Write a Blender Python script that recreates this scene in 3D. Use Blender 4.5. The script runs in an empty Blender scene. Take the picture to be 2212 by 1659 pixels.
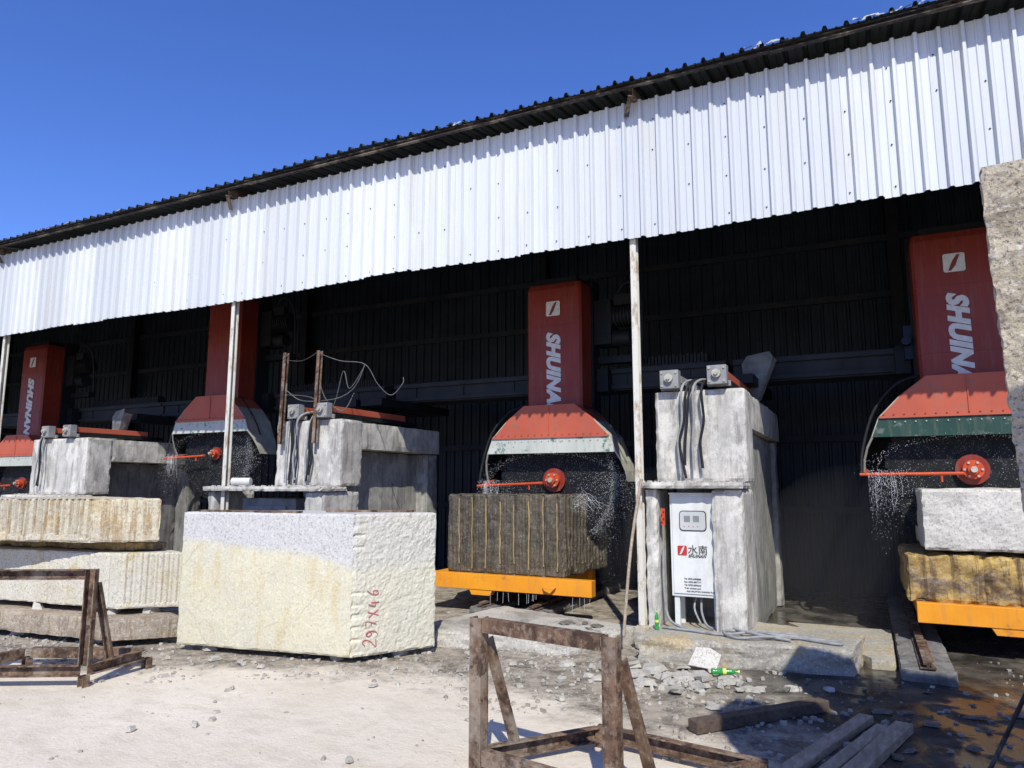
import bpy, math, random
from mathutils import Vector, Matrix, noise
random.seed(7)
R=random.random
def U(a,b): return a+(b-a)*R()
SC=bpy.context.scene
COL=SC.collection
# ------------------------------------------------------------ materials
class NT:
    def __init__(s,name):
        s.m=bpy.data.materials.new(name); s.m.use_nodes=True
        s.t=s.m.node_tree; s.n=s.t.nodes; s.l=s.t.links
        s.b=s.n['Principled BSDF']; s.out=s.n['Material Output']
        s.pos=s.n.new('ShaderNodeNewGeometry').outputs['Position']
    def mapv(s,scale=(1,1,1),loc=(0,0,0),rot=(0,0,0)):
        k=s.n.new('ShaderNodeMapping'); s.l.new(s.pos,k.inputs[0])
        k.inputs['Scale'].default_value=scale;k.inputs['Location'].default_value=loc;k.inputs['Rotation'].default_value=rot
        return k.outputs[0]
    def noise(s,scale=1,detail=6,rough=.6,vec=None,dist=0):
        k=s.n.new('ShaderNodeTexNoise');k.inputs['Scale'].default_value=scale;k.inputs['Detail'].default_value=detail
        k.inputs['Roughness'].default_value=rough;k.inputs['Distortion'].default_value=dist
        s.l.new(vec if vec is not None else s.pos,k.inputs['Vector']);return k.outputs[0]
    def vor(s,scale,vec=None,feature='F1',out=0):
        k=s.n.new('ShaderNodeTexVoronoi');k.feature=feature;k.inputs['Scale'].default_value=scale
        s.l.new(vec if vec is not None else s.pos,k.inputs['Vector']);return k.outputs[out]
    def ramp(s,f,a,b,ca=(0,0,0),cb=(1,1,1)):
        k=s.n.new('ShaderNodeValToRGB');s.l.new(f,k.inputs[0]);e=k.color_ramp.elements
        e[0].position=a;e[1].position=b;e[0].color=(*ca,1);e[1].color=(*cb,1)
        return k.outputs[0]
    def math(s,op,a,b=0.0,clamp=False):
        k=s.n.new('ShaderNodeMath');k.operation=op;k.use_clamp=clamp
        for i,v in enumerate((a,b)):
            if hasattr(v,'links'): s.l.new(v,k.inputs[i])
            else: k.inputs[i].default_value=v
        return k.outputs[0]
    def mix(s,f,a,b,mode='MIX'):
        k=s.n.new('ShaderNodeMix');k.data_type='RGBA';k.blend_type=mode
        if hasattr(f,'links'): s.l.new(f,k.inputs[0])
        else: k.inputs[0].default_value=f
        for i,v in ((6,a),(7,b)):
            if hasattr(v,'links'): s.l.new(v,k.inputs[i])
            else: k.inputs[i].default_value=(*v,1)
        return k.outputs[2]
    def sep(s):
        k=s.n.new('ShaderNodeSeparateXYZ');s.l.new(s.pos,k.inputs[0]);return k.outputs
    def fin(s,col,rough=.8,bump=None,bs=.3,bd=.02,metal=0,spec=.3):
        if hasattr(col,'links'): s.l.new(col,s.b.inputs['Base Color'])
        else: s.b.inputs['Base Color'].default_value=(*col,1)
        if hasattr(rough,'links'): s.l.new(rough,s.b.inputs['Roughness'])
        else: s.b.inputs['Roughness'].default_value=rough
        s.b.inputs['Metallic'].default_value=metal
        s.b.inputs['Specular IOR Level'].default_value=spec
        if bump is not None:
            k=s.n.new('ShaderNodeBump');k.inputs['Strength'].default_value=bs;k.inputs['Distance'].default_value=bd
            s.l.new(bump,k.inputs['Height']);s.l.new(k.outputs[0],s.b.inputs['Normal'])
        return s.m

def simple(name,c1,c2,scale=4,rough=.7,bs=.2,metal=0,lo=.35,hi=.65,spec=.3,bd=.01,dirt=None,ds=1.5):
    t=NT(name);f=t.noise(scale,8,.65);c=t.mix(t.ramp(f,lo,hi),c1,c2)
    if dirt:
        d=t.noise(ds,6,.7,t.mapv((1,1,.35)));c=t.mix(t.ramp(d,.48,.7),c,dirt)
    return t.fin(c,rough,t.noise(scale*12,6),bs,bd,metal,spec)

def granite(name,c1,c2,speck=(.12,.11,.1),stain=None,sf=(.5,.65),bs=.6,bd=.012,rough=.85,amt=.5,seed=0,streak=None,light=.6):
    t=NT(name);big=t.noise(1.6,5,.6,t.mapv(loc=(seed,seed,0)))
    c=t.mix(t.ramp(big,.35,.65),c1,c2)
    if stain:
        st=t.noise(2.3,6,.7,t.mapv((1,1,1.6),(5+seed,0,0)),.6);c=t.mix(t.ramp(st,*sf),c,stain)
    if streak:
        sk=t.noise(9,4,.7,t.mapv((1.6,1.6,.16),(seed,2,0)));c=t.mix(t.math('MULTIPLY',t.ramp(sk,.5,.6),.75),c,streak)
    sp=t.noise(48,3,.75);c=t.mix(t.math('MULTIPLY',t.ramp(sp,.53,.62),amt),c,speck)
    sp2=t.noise(34,3,.7,t.mapv(loc=(3,1,2)));c=t.mix(t.math('MULTIPLY',t.ramp(sp2,.53,.65),amt*light),c,(.76,.74,.68))
    h=t.math('ADD',t.noise(28,8,.7),t.math('MULTIPLY',t.noise(9,5,.6),1.2))
    return t.fin(c,rough,h,bs,bd)

def concrete(name,c1=(.37,.355,.315),c2=(.58,.555,.49),dark=(.13,.12,.10),dk=.6):
    t=NT(name);a=t.noise(2.2,8,.7);c=t.mix(t.ramp(a,.36,.64),c1,c2)
    st=t.noise(3.2,6,.7,t.mapv((4,4,.5)));c=t.mix(t.math('MULTIPLY',t.ramp(st,.48,.64),dk),c,dark)
    wh=t.noise(3,6,.7,t.mapv((1.6,1.6,.9),(7,7,1)));c=t.mix(t.math('MULTIPLY',t.ramp(wh,.50,.60),.65),c,tuple(min(.72,v*1.25) for v in c2))
    fine=t.noise(60,4,.7);c=t.mix(t.math('MULTIPLY',t.ramp(fine,.5,.7),.3),c,dark)
    xyz=t.sep();bl=t.math('FRACT',t.math('MULTIPLY',xyz[0],11.0));bd_=t.math('MULTIPLY',t.ramp(bl,0,.08,(0,0,0),(1,1,1)),.25)
    w=t.math('ADD',t.math('ADD',t.noise(6,8,.75),t.math('MULTIPLY',t.noise(70,4,.7),.35)),bd_)
    return t.fin(c,.88,w,.55,.012)

def rustpaint(name,c1,c2,rust=(.13,.055,.03),amt=(.55,.7),rough=.5,sc=5):
    t=NT(name);a=t.noise(1.8,5,.6);c=t.mix(t.ramp(a,.35,.65),c1,c2)
    r=t.noise(sc,9,.75);c=t.mix(t.ramp(r,*amt),c,rust)
    st=t.noise(6,5,.7,t.mapv((3,3,.3),(9,2,1)));c=t.mix(t.math('MULTIPLY',t.ramp(st,.5,.75),.35),c,(.20,.16,.13))
    return t.fin(c,rough,r,.15,.004)

def rust(name,c1=(.055,.030,.020),c2=(.20,.125,.078),dust=(.40,.32,.235)):
    t=NT(name);a=t.noise(5,9,.75,t.mapv((1,1,.5)));c=t.mix(t.ramp(a,.40,.60),c1,c2)
    d=t.noise(22,6,.7);c=t.mix(t.math('MULTIPLY',t.ramp(d,.5,.68),.6),c,dust)
    e=t.noise(2.6,5,.65,t.mapv(loc=(4,4,4)));c=t.mix(t.math('MULTIPLY',t.ramp(e,.5,.62),.6),c,(.32,.27,.21))
    g=t.noise(9,5,.7,t.mapv(loc=(8,1,4)));c=t.mix(t.math('MULTIPLY',t.ramp(g,.52,.60),.8),c,(.04,.022,.015))
    return t.fin(c,.8,t.noise(60,6,.7),.4,.004,.1)

M={}
M['concrete']=concrete('cast_concrete')
M['concrete_dark']=concrete('shade_tinted_concrete',(.12,.118,.108),(.20,.195,.18),(.05,.048,.044))  # interior shade put into the concrete colour; track beds share it
M['concrete_wall']=concrete('half_shade_concrete',(.24,.235,.21),(.38,.37,.33),(.10,.095,.085))  # pier walls: same concrete, a milder shade put into its colour
M['rust']=rust('rusty_steel')
M['rustdark']=rust('dark_rust',(.025,.024,.024),(.05,.043,.04),(.10,.09,.08))
M['red']=rustpaint('red_paint',(.225,.030,.017),(.18,.024,.014),(.08,.03,.02),(.6,.74),.42)
M['hoodred']=rustpaint('faded_sunlit_red',(.48,.105,.055),(.40,.083,.045),(.24,.12,.08),(.54,.68),.5)  # faded red, lightened further in the colour for sun on the guards
M['green']=rustpaint('green_band',(.013,.045,.035),(.018,.06,.045),(.12,.14,.12),(.56,.64),.5,9)
M['greenpale']=rustpaint('lime_crusted_green',(.52,.53,.47),(.42,.45,.39),(.07,.17,.13),(.56,.62),.6,7)
M['rim']=simple('lime_crusted_rim',(.50,.48,.40),(.30,.30,.25),6,.7,.4,dirt=(.34,.27,.18))
M['plate']=simple('dirty_grey_plate',(.22,.22,.20),(.10,.10,.095),5,.6,.3,dirt=(.30,.26,.2))
M['dark']=simple('dark_steel',(.010,.011,.013),(.018,.02,.022),6,.55,.2,.1,spec=.2)
M['black']=simple('black_rubber',(.012,.012,.013),(.025,.025,.025),20,.6,.1,spec=.2)
M['beam']=simple('gantry_paint',(.028,.034,.040),(.016,.02,.024),2,.6,.15,dirt=(.045,.042,.038),spec=.2)
M['bearing']=simple('bearing_grey',(.30,.30,.29),(.17,.17,.165),5,.6,.2)
M['bluemotor']=simple('blue_paint',(.01,.018,.05),(.006,.01,.02),5,.5,.1)
M['orange']=rustpaint('orange_paint',(.80,.33,.02),(.70,.26,.015),(.25,.11,.04),(.60,.72),.5,4)
M['orangered']=simple('orange_red_paint',(.55,.08,.02),(.43,.055,.02),9,.5,.1)
M['letters']=simple('white_lettering',(.66,.65,.62),(.54,.53,.50),14,.6,.05)
M['white']=simple('white_paint',(.62,.62,.60),(.5,.5,.47),6,.5,.05)
M['cabinet']=simple('cabinet_paint',(.70,.71,.68),(.62,.635,.60),2.5,.4,.05,dirt=(.46,.44,.38),ds=2)
M['glass']=simple('dim_glass',(.42,.44,.42),(.50,.52,.50),3,.15,.02,spec=.6)
M['redlet']=simple('red_print',(.5,.04,.03),(.4,.035,.03),14,.6,.05)
M['dkprint']=simple('black_print',(.03,.03,.03),(.05,.05,.05),14,.6,.05)
M['chalk']=simple('red_crayon',(.52,.08,.09),(.46,.20,.18),50,.9,.1)
M['hose']=simple('grey_hose',(.32,.33,.32),(.2,.2,.2),12,.6,.1)
M['wire']=simple('wire_grey',(.13,.13,.13),(.07,.07,.07),9,.6,.1)
def wood(name,c1,c2):
    t=NT(name);g=t.noise(6,8,.7,t.mapv((6,1.2,6)));c=t.mix(t.ramp(g,.35,.65),c1,c2)
    d=t.noise(2.5,5,.6);c=t.mix(t.math('MULTIPLY',t.ramp(d,.5,.7),.5),c,(.16,.13,.1))
    return t.fin(c,.85,g,.4,.006)
M['wood']=wood('weathered_wood',(.28,.22,.15),(.48,.40,.30))
M['wooddark']=wood('dark_wood',(.06,.043,.033),(.13,.095,.07))
t=NT('saw_steel');s_=t.noise(7,8,.7);c=t.mix(t.ramp(s_,.4,.6),(.006,.007,.008),(.016,.016,.016))
c=t.mix(t.math('MULTIPLY',t.ramp(t.noise(60,2,.5),.66,.7),.5),c,(.25,.25,.25))
M['blade']=t.fin(c,.55,s_,.1,.003,.1,.2)
t=NT('white_corrugated_sheet');xyz=t.sep()
cell=t.math('FLOOR',t.math('DIVIDE',xyz[0],.76));wn=t.n.new('ShaderNodeTexWhiteNoise');wn.noise_dimensions='1D';t.l.new(cell,wn.inputs['W'])
c=t.mix(wn.outputs[0],(.52,.545,.555),(.65,.67,.675))
st=t.noise(3,6,.7,t.mapv((7,7,.35)));c=t.mix(t.math('MULTIPLY',t.ramp(st,.5,.75),.4),c,(.42,.42,.40))
st=t.noise(2,4,.6,t.mapv((2.2,1,.3),(4,0,0)));c=t.mix(t.math('MULTIPLY',t.ramp(st,.56,.62),.3),c,(.52,.50,.44))
M['sheet']=t.fin(c,.42,t.noise(3,3),.08,.02,0,.25)
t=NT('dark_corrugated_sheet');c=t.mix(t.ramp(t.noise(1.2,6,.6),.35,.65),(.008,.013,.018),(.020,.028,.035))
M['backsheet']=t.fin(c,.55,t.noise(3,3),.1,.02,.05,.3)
t=NT('roof_sheet');c=t.mix(t.ramp(t.noise(2,6,.6),.35,.65),(.035,.045,.05),(.07,.085,.09))
M['roof']=t.fin(c,.55,t.noise(3,3),.1,.02,.1,.4)
# big block
t=NT('two_tone_granite');xyz=t.sep();n1=t.noise(.9,3,.5)
hz=t.math('ADD',t.math('ADD',xyz[2],t.math('MULTIPLY',t.math('ADD',xyz[0],5.3),.12)),t.math('MULTIPLY',n1,.35))
fz=t.ramp(t.math('SUBTRACT',hz,.72),.41,.50)
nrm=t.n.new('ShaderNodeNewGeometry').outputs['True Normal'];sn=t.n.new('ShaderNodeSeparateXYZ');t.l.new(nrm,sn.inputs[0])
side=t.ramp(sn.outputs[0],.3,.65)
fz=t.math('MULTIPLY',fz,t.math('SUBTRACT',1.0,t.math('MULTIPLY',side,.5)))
beige=t.mix(t.ramp(t.noise(1.8,5,.6),.35,.65),(.60,.555,.385),(.54,.515,.39))
for k,(rot,sc,th,am) in enumerate(((.75,2.3,.030,.6),(1.05,1.7,.022,.5),(-.5,1.3,.016,.45))):
    cs,sn_=math.cos(rot),math.sin(rot)
    ln_=t.math('ADD',t.math('ADD',t.math('MULTIPLY',xyz[0],cs),t.math('MULTIPLY',xyz[2],-sn_)),t.math('MULTIPLY',t.noise(1.4,5,.55,t.mapv(loc=(k*5,1,2))),.4))
    bl=t.math('ABSOLUTE',t.math('SUBTRACT',t.math('FRACT',t.math('MULTIPLY',ln_,sc)),.5))
    msk=t.math('MULTIPLY',t.ramp(t.noise(1.7,6,.7,t.mapv(loc=(1+3*k,5,2))),.46,.60),t.ramp(t.noise(18,4,.7),.35,.6,(.4,.4,.4),(1,1,1)))
    beige=t.mix(t.math('MULTIPLY',t.math('MULTIPLY',t.ramp(bl,0,th,(1,1,1),(0,0,0)),msk),am),beige,(.33,.20,.085))
st=t.noise(4,4,.6,t.mapv((2.5,2.5,.5),(1,8,1)));beige=t.mix(t.math('MULTIPLY',t.ramp(st,.52,.66),.45),beige,(.52,.40,.18))
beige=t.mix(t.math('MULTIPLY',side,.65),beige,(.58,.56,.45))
c=t.mix(fz,beige,(.50,.495,.47))
sp=t.noise(46,3,.8);c=t.mix(t.math('MULTIPLY',t.ramp(sp,.52,.60),t.math('ADD',t.math('MULTIPLY',fz,.30),.26)),c,(.19,.18,.15))
c=t.mix(t.math('MULTIPLY',t.ramp(t.noise(40,3,.7,t.mapv(loc=(9,9,9))),.54,.62),.32),c,(.74,.72,.65))
h=t.math('ADD',t.noise(26,8,.7),t.math('MULTIPLY',t.noise(11,6,.65),t.math('ADD',t.math('MULTIPLY',side,1.3),.6)))
M['bigblock']=t.fin(c,.85,h,.6,.013)
M['gwhite']=granite('pale_granite',(.60,.57,.50),(.51,.485,.42),amt=.5)
M['gyellow']=granite('yellow_granite',(.54,.48,.33),(.47,.43,.33),stain=(.47,.37,.19),sf=(.55,.68),streak=(.30,.19,.08))
M['gwy']=granite('cream_granite',(.58,.555,.46),(.52,.475,.36),stain=(.51,.43,.24),sf=(.55,.64),seed=4)
M['gbrown']=granite('grey_brown_granite',(.40,.33,.24),(.30,.25,.185),stain=(.25,.195,.13),sf=(.5,.62),seed=3,streak=(.2,.15,.09))
M['ggold']=granite('golden_granite',(.47,.31,.08),(.31,.20,.07),stain=(.14,.095,.05),sf=(.48,.60),rough=.5,seed=2,streak=(.10,.06,.03),light=.3)
M['gdark']=granite('wet_dark_granite',(.078,.066,.045),(.11,.092,.063),stain=(.15,.12,.07),sf=(.55,.7),rough=.5,amt=.5,streak=(.045,.036,.025),light=.18,speck=(.03,.028,.022))
M['gslab']=granite('slab_granite',(.52,.49,.42),(.38,.36,.31),stain=(.28,.26,.215),sf=(.5,.60),seed=6)
M['gslabw']=granite('slab_granite_muddy',(.42,.39,.32),(.30,.28,.23),stain=(.40,.32,.18),sf=(.52,.62),seed=9)
M['grough']=granite('speckled_granite',(.58,.51,.38),(.46,.40,.30),stain=(.30,.26,.19),sf=(.5,.62),amt=.85,bs=1.0,bd=.02)
M['rubble']=granite('crushed_stone',(.42,.385,.32),(.24,.215,.175),stain=(.46,.42,.35),amt=.3)
M['shard']=granite('stone_shard',(.50,.475,.41),(.34,.32,.27),amt=.3)
M['wetshard']=granite('wet_stone_shard',(.10,.09,.075),(.17,.155,.125),amt=.3,rough=.5)
t=NT('green_plastic');t.b.inputs['Transmission Weight'].default_value=.4;M['bottle']=t.fin((.04,.42,.08),.2,t.noise(30,2),.6,.01,spec=.6)
M['label']=simple('yellow_label',(.65,.65,.12),(.5,.6,.2),9,.4,.02)
t=NT('water_droplet');M['water']=t.fin((.9,.92,.94),.1,None,spec=.8)
M['rib']=simple('drill_mark',(.44,.30,.13),(.20,.15,.08),9,.7,.3)

# ground
t=NT('yard_ground');xyz=t.sep()
base=t.mix(t.ramp(t.noise(.9,8,.65),.35,.65),(.63,.555,.43),(.73,.655,.53))
base=t.mix(t.math('MULTIPLY',t.ramp(t.noise(14,8,.75),.5,.68),.45),base,(.46,.40,.305))
base=t.mix(t.math('MULTIPLY',t.ramp(t.noise(2.2,6,.7,t.mapv((1,2.2,1),(7,3,0),(0,0,.4))),.5,.62),.5),base,(.52,.46,.355))
nz=t.math('MULTIPLY',t.math('SUBTRACT',t.noise(1.3,8,.7),.5),2.4)
xm=t.math('MULTIPLY',t.math('MINIMUM',t.math('ADD',xyz[0],4.0),0),.42)
gy=t.math('ADD',t.math('SUBTRACT',t.math('SUBTRACT',xyz[1],xm),5.2),nz)
xr=t.math('MULTIPLY',t.math('MAXIMUM',t.math('ADD',xyz[0],2.4),0),.40)
gy=t.math('ADD',gy,xr)
gm=t.ramp(gy,.0,.4)
grit=t.mix(t.ramp(t.noise(5,9,.75),.40,.58),(.115,.097,.073),(.38,.33,.255))
grit=t.mix(t.math('MULTIPLY',t.ramp(t.vor(38),.15,.5,(1,1,1),(0,0,0)),.3),grit,(.50,.45,.37))
col=t.mix(gm,base,grit)
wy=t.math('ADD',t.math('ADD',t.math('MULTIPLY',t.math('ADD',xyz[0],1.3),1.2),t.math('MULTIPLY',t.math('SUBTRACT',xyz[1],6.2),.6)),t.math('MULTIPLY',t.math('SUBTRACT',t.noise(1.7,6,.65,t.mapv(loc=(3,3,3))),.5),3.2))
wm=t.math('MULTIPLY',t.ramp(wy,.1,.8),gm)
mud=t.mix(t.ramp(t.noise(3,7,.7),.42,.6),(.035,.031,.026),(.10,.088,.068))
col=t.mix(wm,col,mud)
om=t.ramp(t.math('ADD',t.math('SUBTRACT',xyz[0],1.35),t.math('MULTIPLY',t.noise(2,5,.7),.9)),.3,.8)
oy=t.math('MULTIPLY',om,t.ramp(t.math('SUBTRACT',xyz[1],7.0),.0,.6))
col=t.mix(t.math('MULTIPLY',oy,.5),col,(.36,.26,.155))
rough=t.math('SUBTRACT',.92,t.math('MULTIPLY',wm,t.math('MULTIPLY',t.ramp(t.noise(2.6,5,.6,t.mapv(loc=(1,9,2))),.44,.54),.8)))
bh=t.math('ADD',t.math('MULTIPLY',t.noise(40,8,.75),.6),t.math('MULTIPLY',t.noise(5,6,.7),1.0))
bh=t.math('MULTIPLY',bh,t.math('SUBTRACT',1.15,wm))
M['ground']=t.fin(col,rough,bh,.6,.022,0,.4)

# ------------------------------------------------------------ builders
ROOT={}
class MB:
    def __init__(s): s.v=[];s.f=[];s.mi=[];s.sm=[]
    def add(s,vs,fs,mi=0,sm=False):
        o=len(s.v);s.v+=[Vector(v) for v in vs]
        for f in fs: s.f.append([i+o for i in f]);s.mi.append(mi);s.sm.append(sm)
        return s
    def box(s,x0,x1,y0,y1,z0,z1,mi=0):
        vs=[(x0,y0,z0),(x1,y0,z0),(x1,y1,z0),(x0,y1,z0),(x0,y0,z1),(x1,y0,z1),(x1,y1,z1),(x0,y1,z1)]
        return s.add(vs,[(3,2,1,0),(4,5,6,7),(0,1,5,4),(1,2,6,5),(2,3,7,6),(3,0,4,7)],mi)
    def bar(s,p0,p1,w,h,up=(0,0,1),mi=0,off=(0,0)):
        p0=Vector(p0);p1=Vector(p1);d=(p1-p0).normalized();up=Vector(up)
        r=d.cross(up)
        if r.length<1e-4: up=Vector((1,0,0));r=d.cross(up)
        r.normalize();u=r.cross(d).normalized()
        o=r*off[0]+u*off[1];vs=[]
        for p in (p0,p1):
            for a,b in ((-1,-1),(1,-1),(1,1),(-1,1)): vs.append(p+o+r*(a*w/2)+u*(b*h/2))
        return s.add(vs,[(0,1,2,3),(7,6,5,4),(0,4,5,1),(1,5,6,2),(2,6,7,3),(3,7,4,0)],mi)
    def hbeam(s,p0,p1,w,h,up=(0,0,1),th=.012):
        s.bar(p0,p1,w,th,up,off=(0,h/2));s.bar(p0,p1,w,th,up,off=(0,-h/2));return s.bar(p0,p1,th,h-th,up)
    def chan(s,p0,p1,w,h,up=(0,0,1),th=.012,side=1):
        s.bar(p0,p1,w,th,up,off=(0,h/2));s.bar(p0,p1,w,th,up,off=(0,-h/2));return s.bar(p0,p1,th,h-th,up,off=(side*(w/2-th/2),0))
    def cyl(s,p0,p1,r,n=20,mi=0,r1=None,sm=True):
        p0=Vector(p0);p1=Vector(p1);d=(p1-p0).normalized();a=d.orthogonal().normalized();b=d.cross(a)
        r1=r if r1 is None else r1;vs=[]
        for p,rr in ((p0,r),(p1,r1)):
            for i in range(n):
                t=2*math.pi*i/n;vs.append(p+a*math.cos(t)*rr+b*math.sin(t)*rr)
        s.add(vs,[(i,(i+1)%n,n+(i+1)%n,n+i) for i in range(n)],mi,sm)
        s.add(vs[:n],[tuple(range(n))[::-1]],mi);s.add(vs[n:],[tuple(range(n))],mi);return s
    def prism(s,poly,y0,y1,mi=0):
        n=len(poly);vs=[(x,y0,z) for x,z in poly]+[(x,y1,z) for x,z in poly]
        return s.add(vs,[tuple(range(n)),tuple(range(2*n-1,n-1,-1))]+[(i,n+i,n+(i+1)%n,(i+1)%n) for i in range(n)],mi)
    def tube(s,pts,r,n=8,mi=0):
        pts=[Vector(p) for p in pts];P=[]
        for i in range(len(pts)-1):
            a=pts[max(i-1,0)];b=pts[i];c=pts[i+1];d=pts[min(i+2,len(pts)-1)]
            for k in range(6):
                t=k/6;P.append(.5*((2*b)+(c-a)*t+(2*a-5*b+4*c-d)*t*t+(3*b-a-3*c+d)*t**3))
        P.append(pts[-1]);vs=[];u=None
        for i,p in enumerate(P):
            d=(P[min(i+1,len(P)-1)]-P[max(i-1,0)])
            d=d.normalized() if d.length>1e-6 else Vector((0,0,1))
            if u is None: u=d.orthogonal().normalized()
            u=(u-d*u.dot(d));u=u.normalized() if u.length>1e-6 else d.orthogonal().normalized()
            w=d.cross(u)
            for k in range(n):
                t=2*math.pi*k/n;vs.append(p+u*math.cos(t)*r+w*math.sin(t)*r)
        fs=[(i*n+k,i*n+(k+1)%n,(i+1)*n+(k+1)%n,(i+1)*n+k) for i in range(len(P)-1) for k in range(n)]
        return s.add(vs,fs,mi,True)
    def ico(s,c,r,mi=0):
        c=Vector(c);vs=[c+Vector(v)*r for v in ((1,0,0),(-1,0,0),(0,1,0),(0,-1,0),(0,0,1),(0,0,-1))]
        return s.add(vs,[(0,2,4),(2,1,4),(1,3,4),(3,0,4),(2,0,5),(1,2,5),(3,1,5),(0,3,5)],mi)
    def rock(s,c,sx,sy,sz,mi=0):
        c=Vector(c);a=U(0,6.28);ca,sa=math.cos(a),math.sin(a);n=random.choice((4,5,5,6));vs=[]
        for lv,k in ((-.5,1),(.5,U(.6,.95))):
            for i in range(n):
                t=6.283*(i+U(-.25,.25))/n;x=math.cos(t)*sx*k*U(.7,1.1);y=math.sin(t)*sy*k*U(.7,1.1);z=lv*sz*U(.6,1.2)
                vs.append(c+Vector((x*ca-y*sa,x*sa+y*ca,z)))
        return s.add(vs,[tuple(range(n))[::-1],tuple(range(n,2*n))]+[(i,(i+1)%n,n+(i+1)%n,n+i) for i in range(n)],mi)
    def obj(s,name,mats,parent=None,origin=None,label=None,cat=None,kind=None,group=None,bevel=0):
        if parent is not None: origin=ROOT[parent.name]
        elif origin is None:
            xs=[v.x for v in s.v];ys=[v.y for v in s.v];zs=[v.z for v in s.v]
            origin=Vector(((min(xs)+max(xs))/2,(min(ys)+max(ys))/2,min(zs)))
        origin=Vector(origin)
        me=bpy.data.meshes.new(name);me.from_pydata([v-origin for v in s.v],[],s.f);me.update()
        if not isinstance(mats,(list,tuple)): mats=[mats]
        for m in mats: me.materials.append(m)
        me.polygons.foreach_set('material_index',s.mi);me.polygons.foreach_set('use_smooth',s.sm)
        o=bpy.data.objects.new(name,me);COL.objects.link(o)
        if parent is None: o.location=origin
        else: o.parent=parent
        ROOT[o.name]=origin
        if label:o['label']=label
        if cat:o['category']=cat
        if kind:o['kind']=kind
        if group:o['group']=group
        if bevel:
            b=o.modifiers.new('b','BEVEL');b.width=bevel;b.segments=2;b.limit_method='ANGLE';b.angle_limit=.6
        return o
def empty(name,loc,label,cat,group=None):
    o=bpy.data.objects.new(name,None);o.location=loc;COL.objects.link(o);o['label']=label;o['category']=cat
    o.empty_display_size=.1
    if group:o['group']=group
    ROOT[o.name]=Vector(loc);return o
def text(name,body,size,loc,xd,n,mat,parent,shear=0,offset=0,align='LEFT',sx=1.0,th=.004,sp=1.0):
    cu=bpy.data.curves.new('t','FONT');cu.body=body;cu.size=size;cu.shear=shear;cu.offset=offset;cu.extrude=th;cu.align_x=align;cu.resolution_u=3;cu.space_character=sp
    tmp=bpy.data.objects.new('t',cu);COL.objects.link(tmp);bpy.context.view_layer.update()
    me=bpy.data.meshes.new_from_object(tmp.evaluated_get(bpy.context.evaluated_depsgraph_get()))
    COL.objects.unlink(tmp);bpy.data.objects.remove(tmp)
    xd=Vector(xd).normalized();n=Vector(n).normalized();yd=n.cross(xd)
    org=ROOT[parent.name];loc=Vector(loc)
    for v in me.vertices: v.co=loc+xd*v.co.x*sx+yd*v.co.y+n*v.co.z-org
    me.materials.clear();me.materials.append(mat)
    o=bpy.data.objects.new(name,me);COL.objects.link(o);o.parent=parent;ROOT[o.name]=org;return o

def rough_block(name,poly,z0,z1,mat,res=.045,amp=.012,fr=6,groove=None,parent=None,edge=.012,topamp=None,lean=None,**kw):
    idx={};V=[];D=[];faces=[]
    def vid(p):
        k=(round(p.x,4),round(p.y,4),round(p.z,4))
        if k not in idx: idx[k]=len(V);V.append(p.copy());D.append([])
        return idx[k]
    n=len(poly);P=[Vector((x,y,0)) for x,y in poly]
    nz=max(2,int((z1-z0)/res));segs=[max(2,int((P[(i+1)%n]-P[i]).length/res)) for i in range(n)]
    if n==4: segs[2]=segs[0];segs[3]=segs[1]
    for i in range(n):
        a=P[i];b=P[(i+1)%n];L=(b-a).length;d=(b-a).normalized();nn=Vector((d.y,-d.x,0));ns=segs[i];g=[]
        for j in range(ns+1):
            row=[]
            for k in range(nz+1):
                p=a.lerp(b,j/ns)+Vector((0,0,z0+(z1-z0)*k/nz));q=vid(p)
                gr=groove(i,L*j/ns,(z1-z0)*k/nz,L,z1-z0) if groove else 0
                D[q].append((nn,gr));row.append(q)
            g.append(row)
        for j in range(ns):
            for k in range(nz): faces.append((g[j][k],g[j+1][k],g[j+1][k+1],g[j][k+1]))
    for zz,nn in ((z1,Vector((0,0,1))),(z0,Vector((0,0,-1)))):
        g=[]
        for j in range(segs[0]+1):
            row=[]
            a=P[0].lerp(P[1],j/segs[0]);b=P[3].lerp(P[2],j/segs[0])
            for k in range(segs[1]+1):
                p=a.lerp(b,k/segs[1]);p.z=zz
                q=vid(p);D[q].append((nn,0));row.append(q)
            g.append(row)
        for j in range(segs[0]):
            for k in range(segs[1]):
                f=(g[j][k],g[j+1][k],g[j+1][k+1],g[j][k+1]);faces.append(f if nn.z>0 else f[::-1])
    out=[]
    for p,ds in zip(V,D):
        q=p*fr;o=Vector((0,0,0))
        nv=noise.fractal(q,.9,2.1,5)
        uniq=[]
        for nn,gr in ds:
            if all((nn-u[0]).length>.1 for u in uniq): uniq.append((nn,gr))
        for nn,gr in uniq:
            am=amp if (topamp is None or abs(nn.z)<.5) else topamp
            o+=nn*(nv*am-gr)
        if len(uniq)>1:
            e=edge*(.4+abs(noise.noise(q*1.7))*2.2)
            for nn,gr in uniq: o-=nn*e
        r=p+o
        if lean: r=lean(r)
        out.append(r)
    m=MB();m.add(out,faces)
    return m.obj(name,mat,parent=parent,**kw)

# ------------------------------------------------------------ ground
g=MB();S=600
g.add([(-S,-S,0),(S,-S,0),(S,S,0),(-S,S,0)],[(0,1,2,3)])
go=g.obj('ground',M['ground'],origin=(0,0,0),label='dusty stone yard ground turning to dark wet grit',kind='structure')

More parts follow.
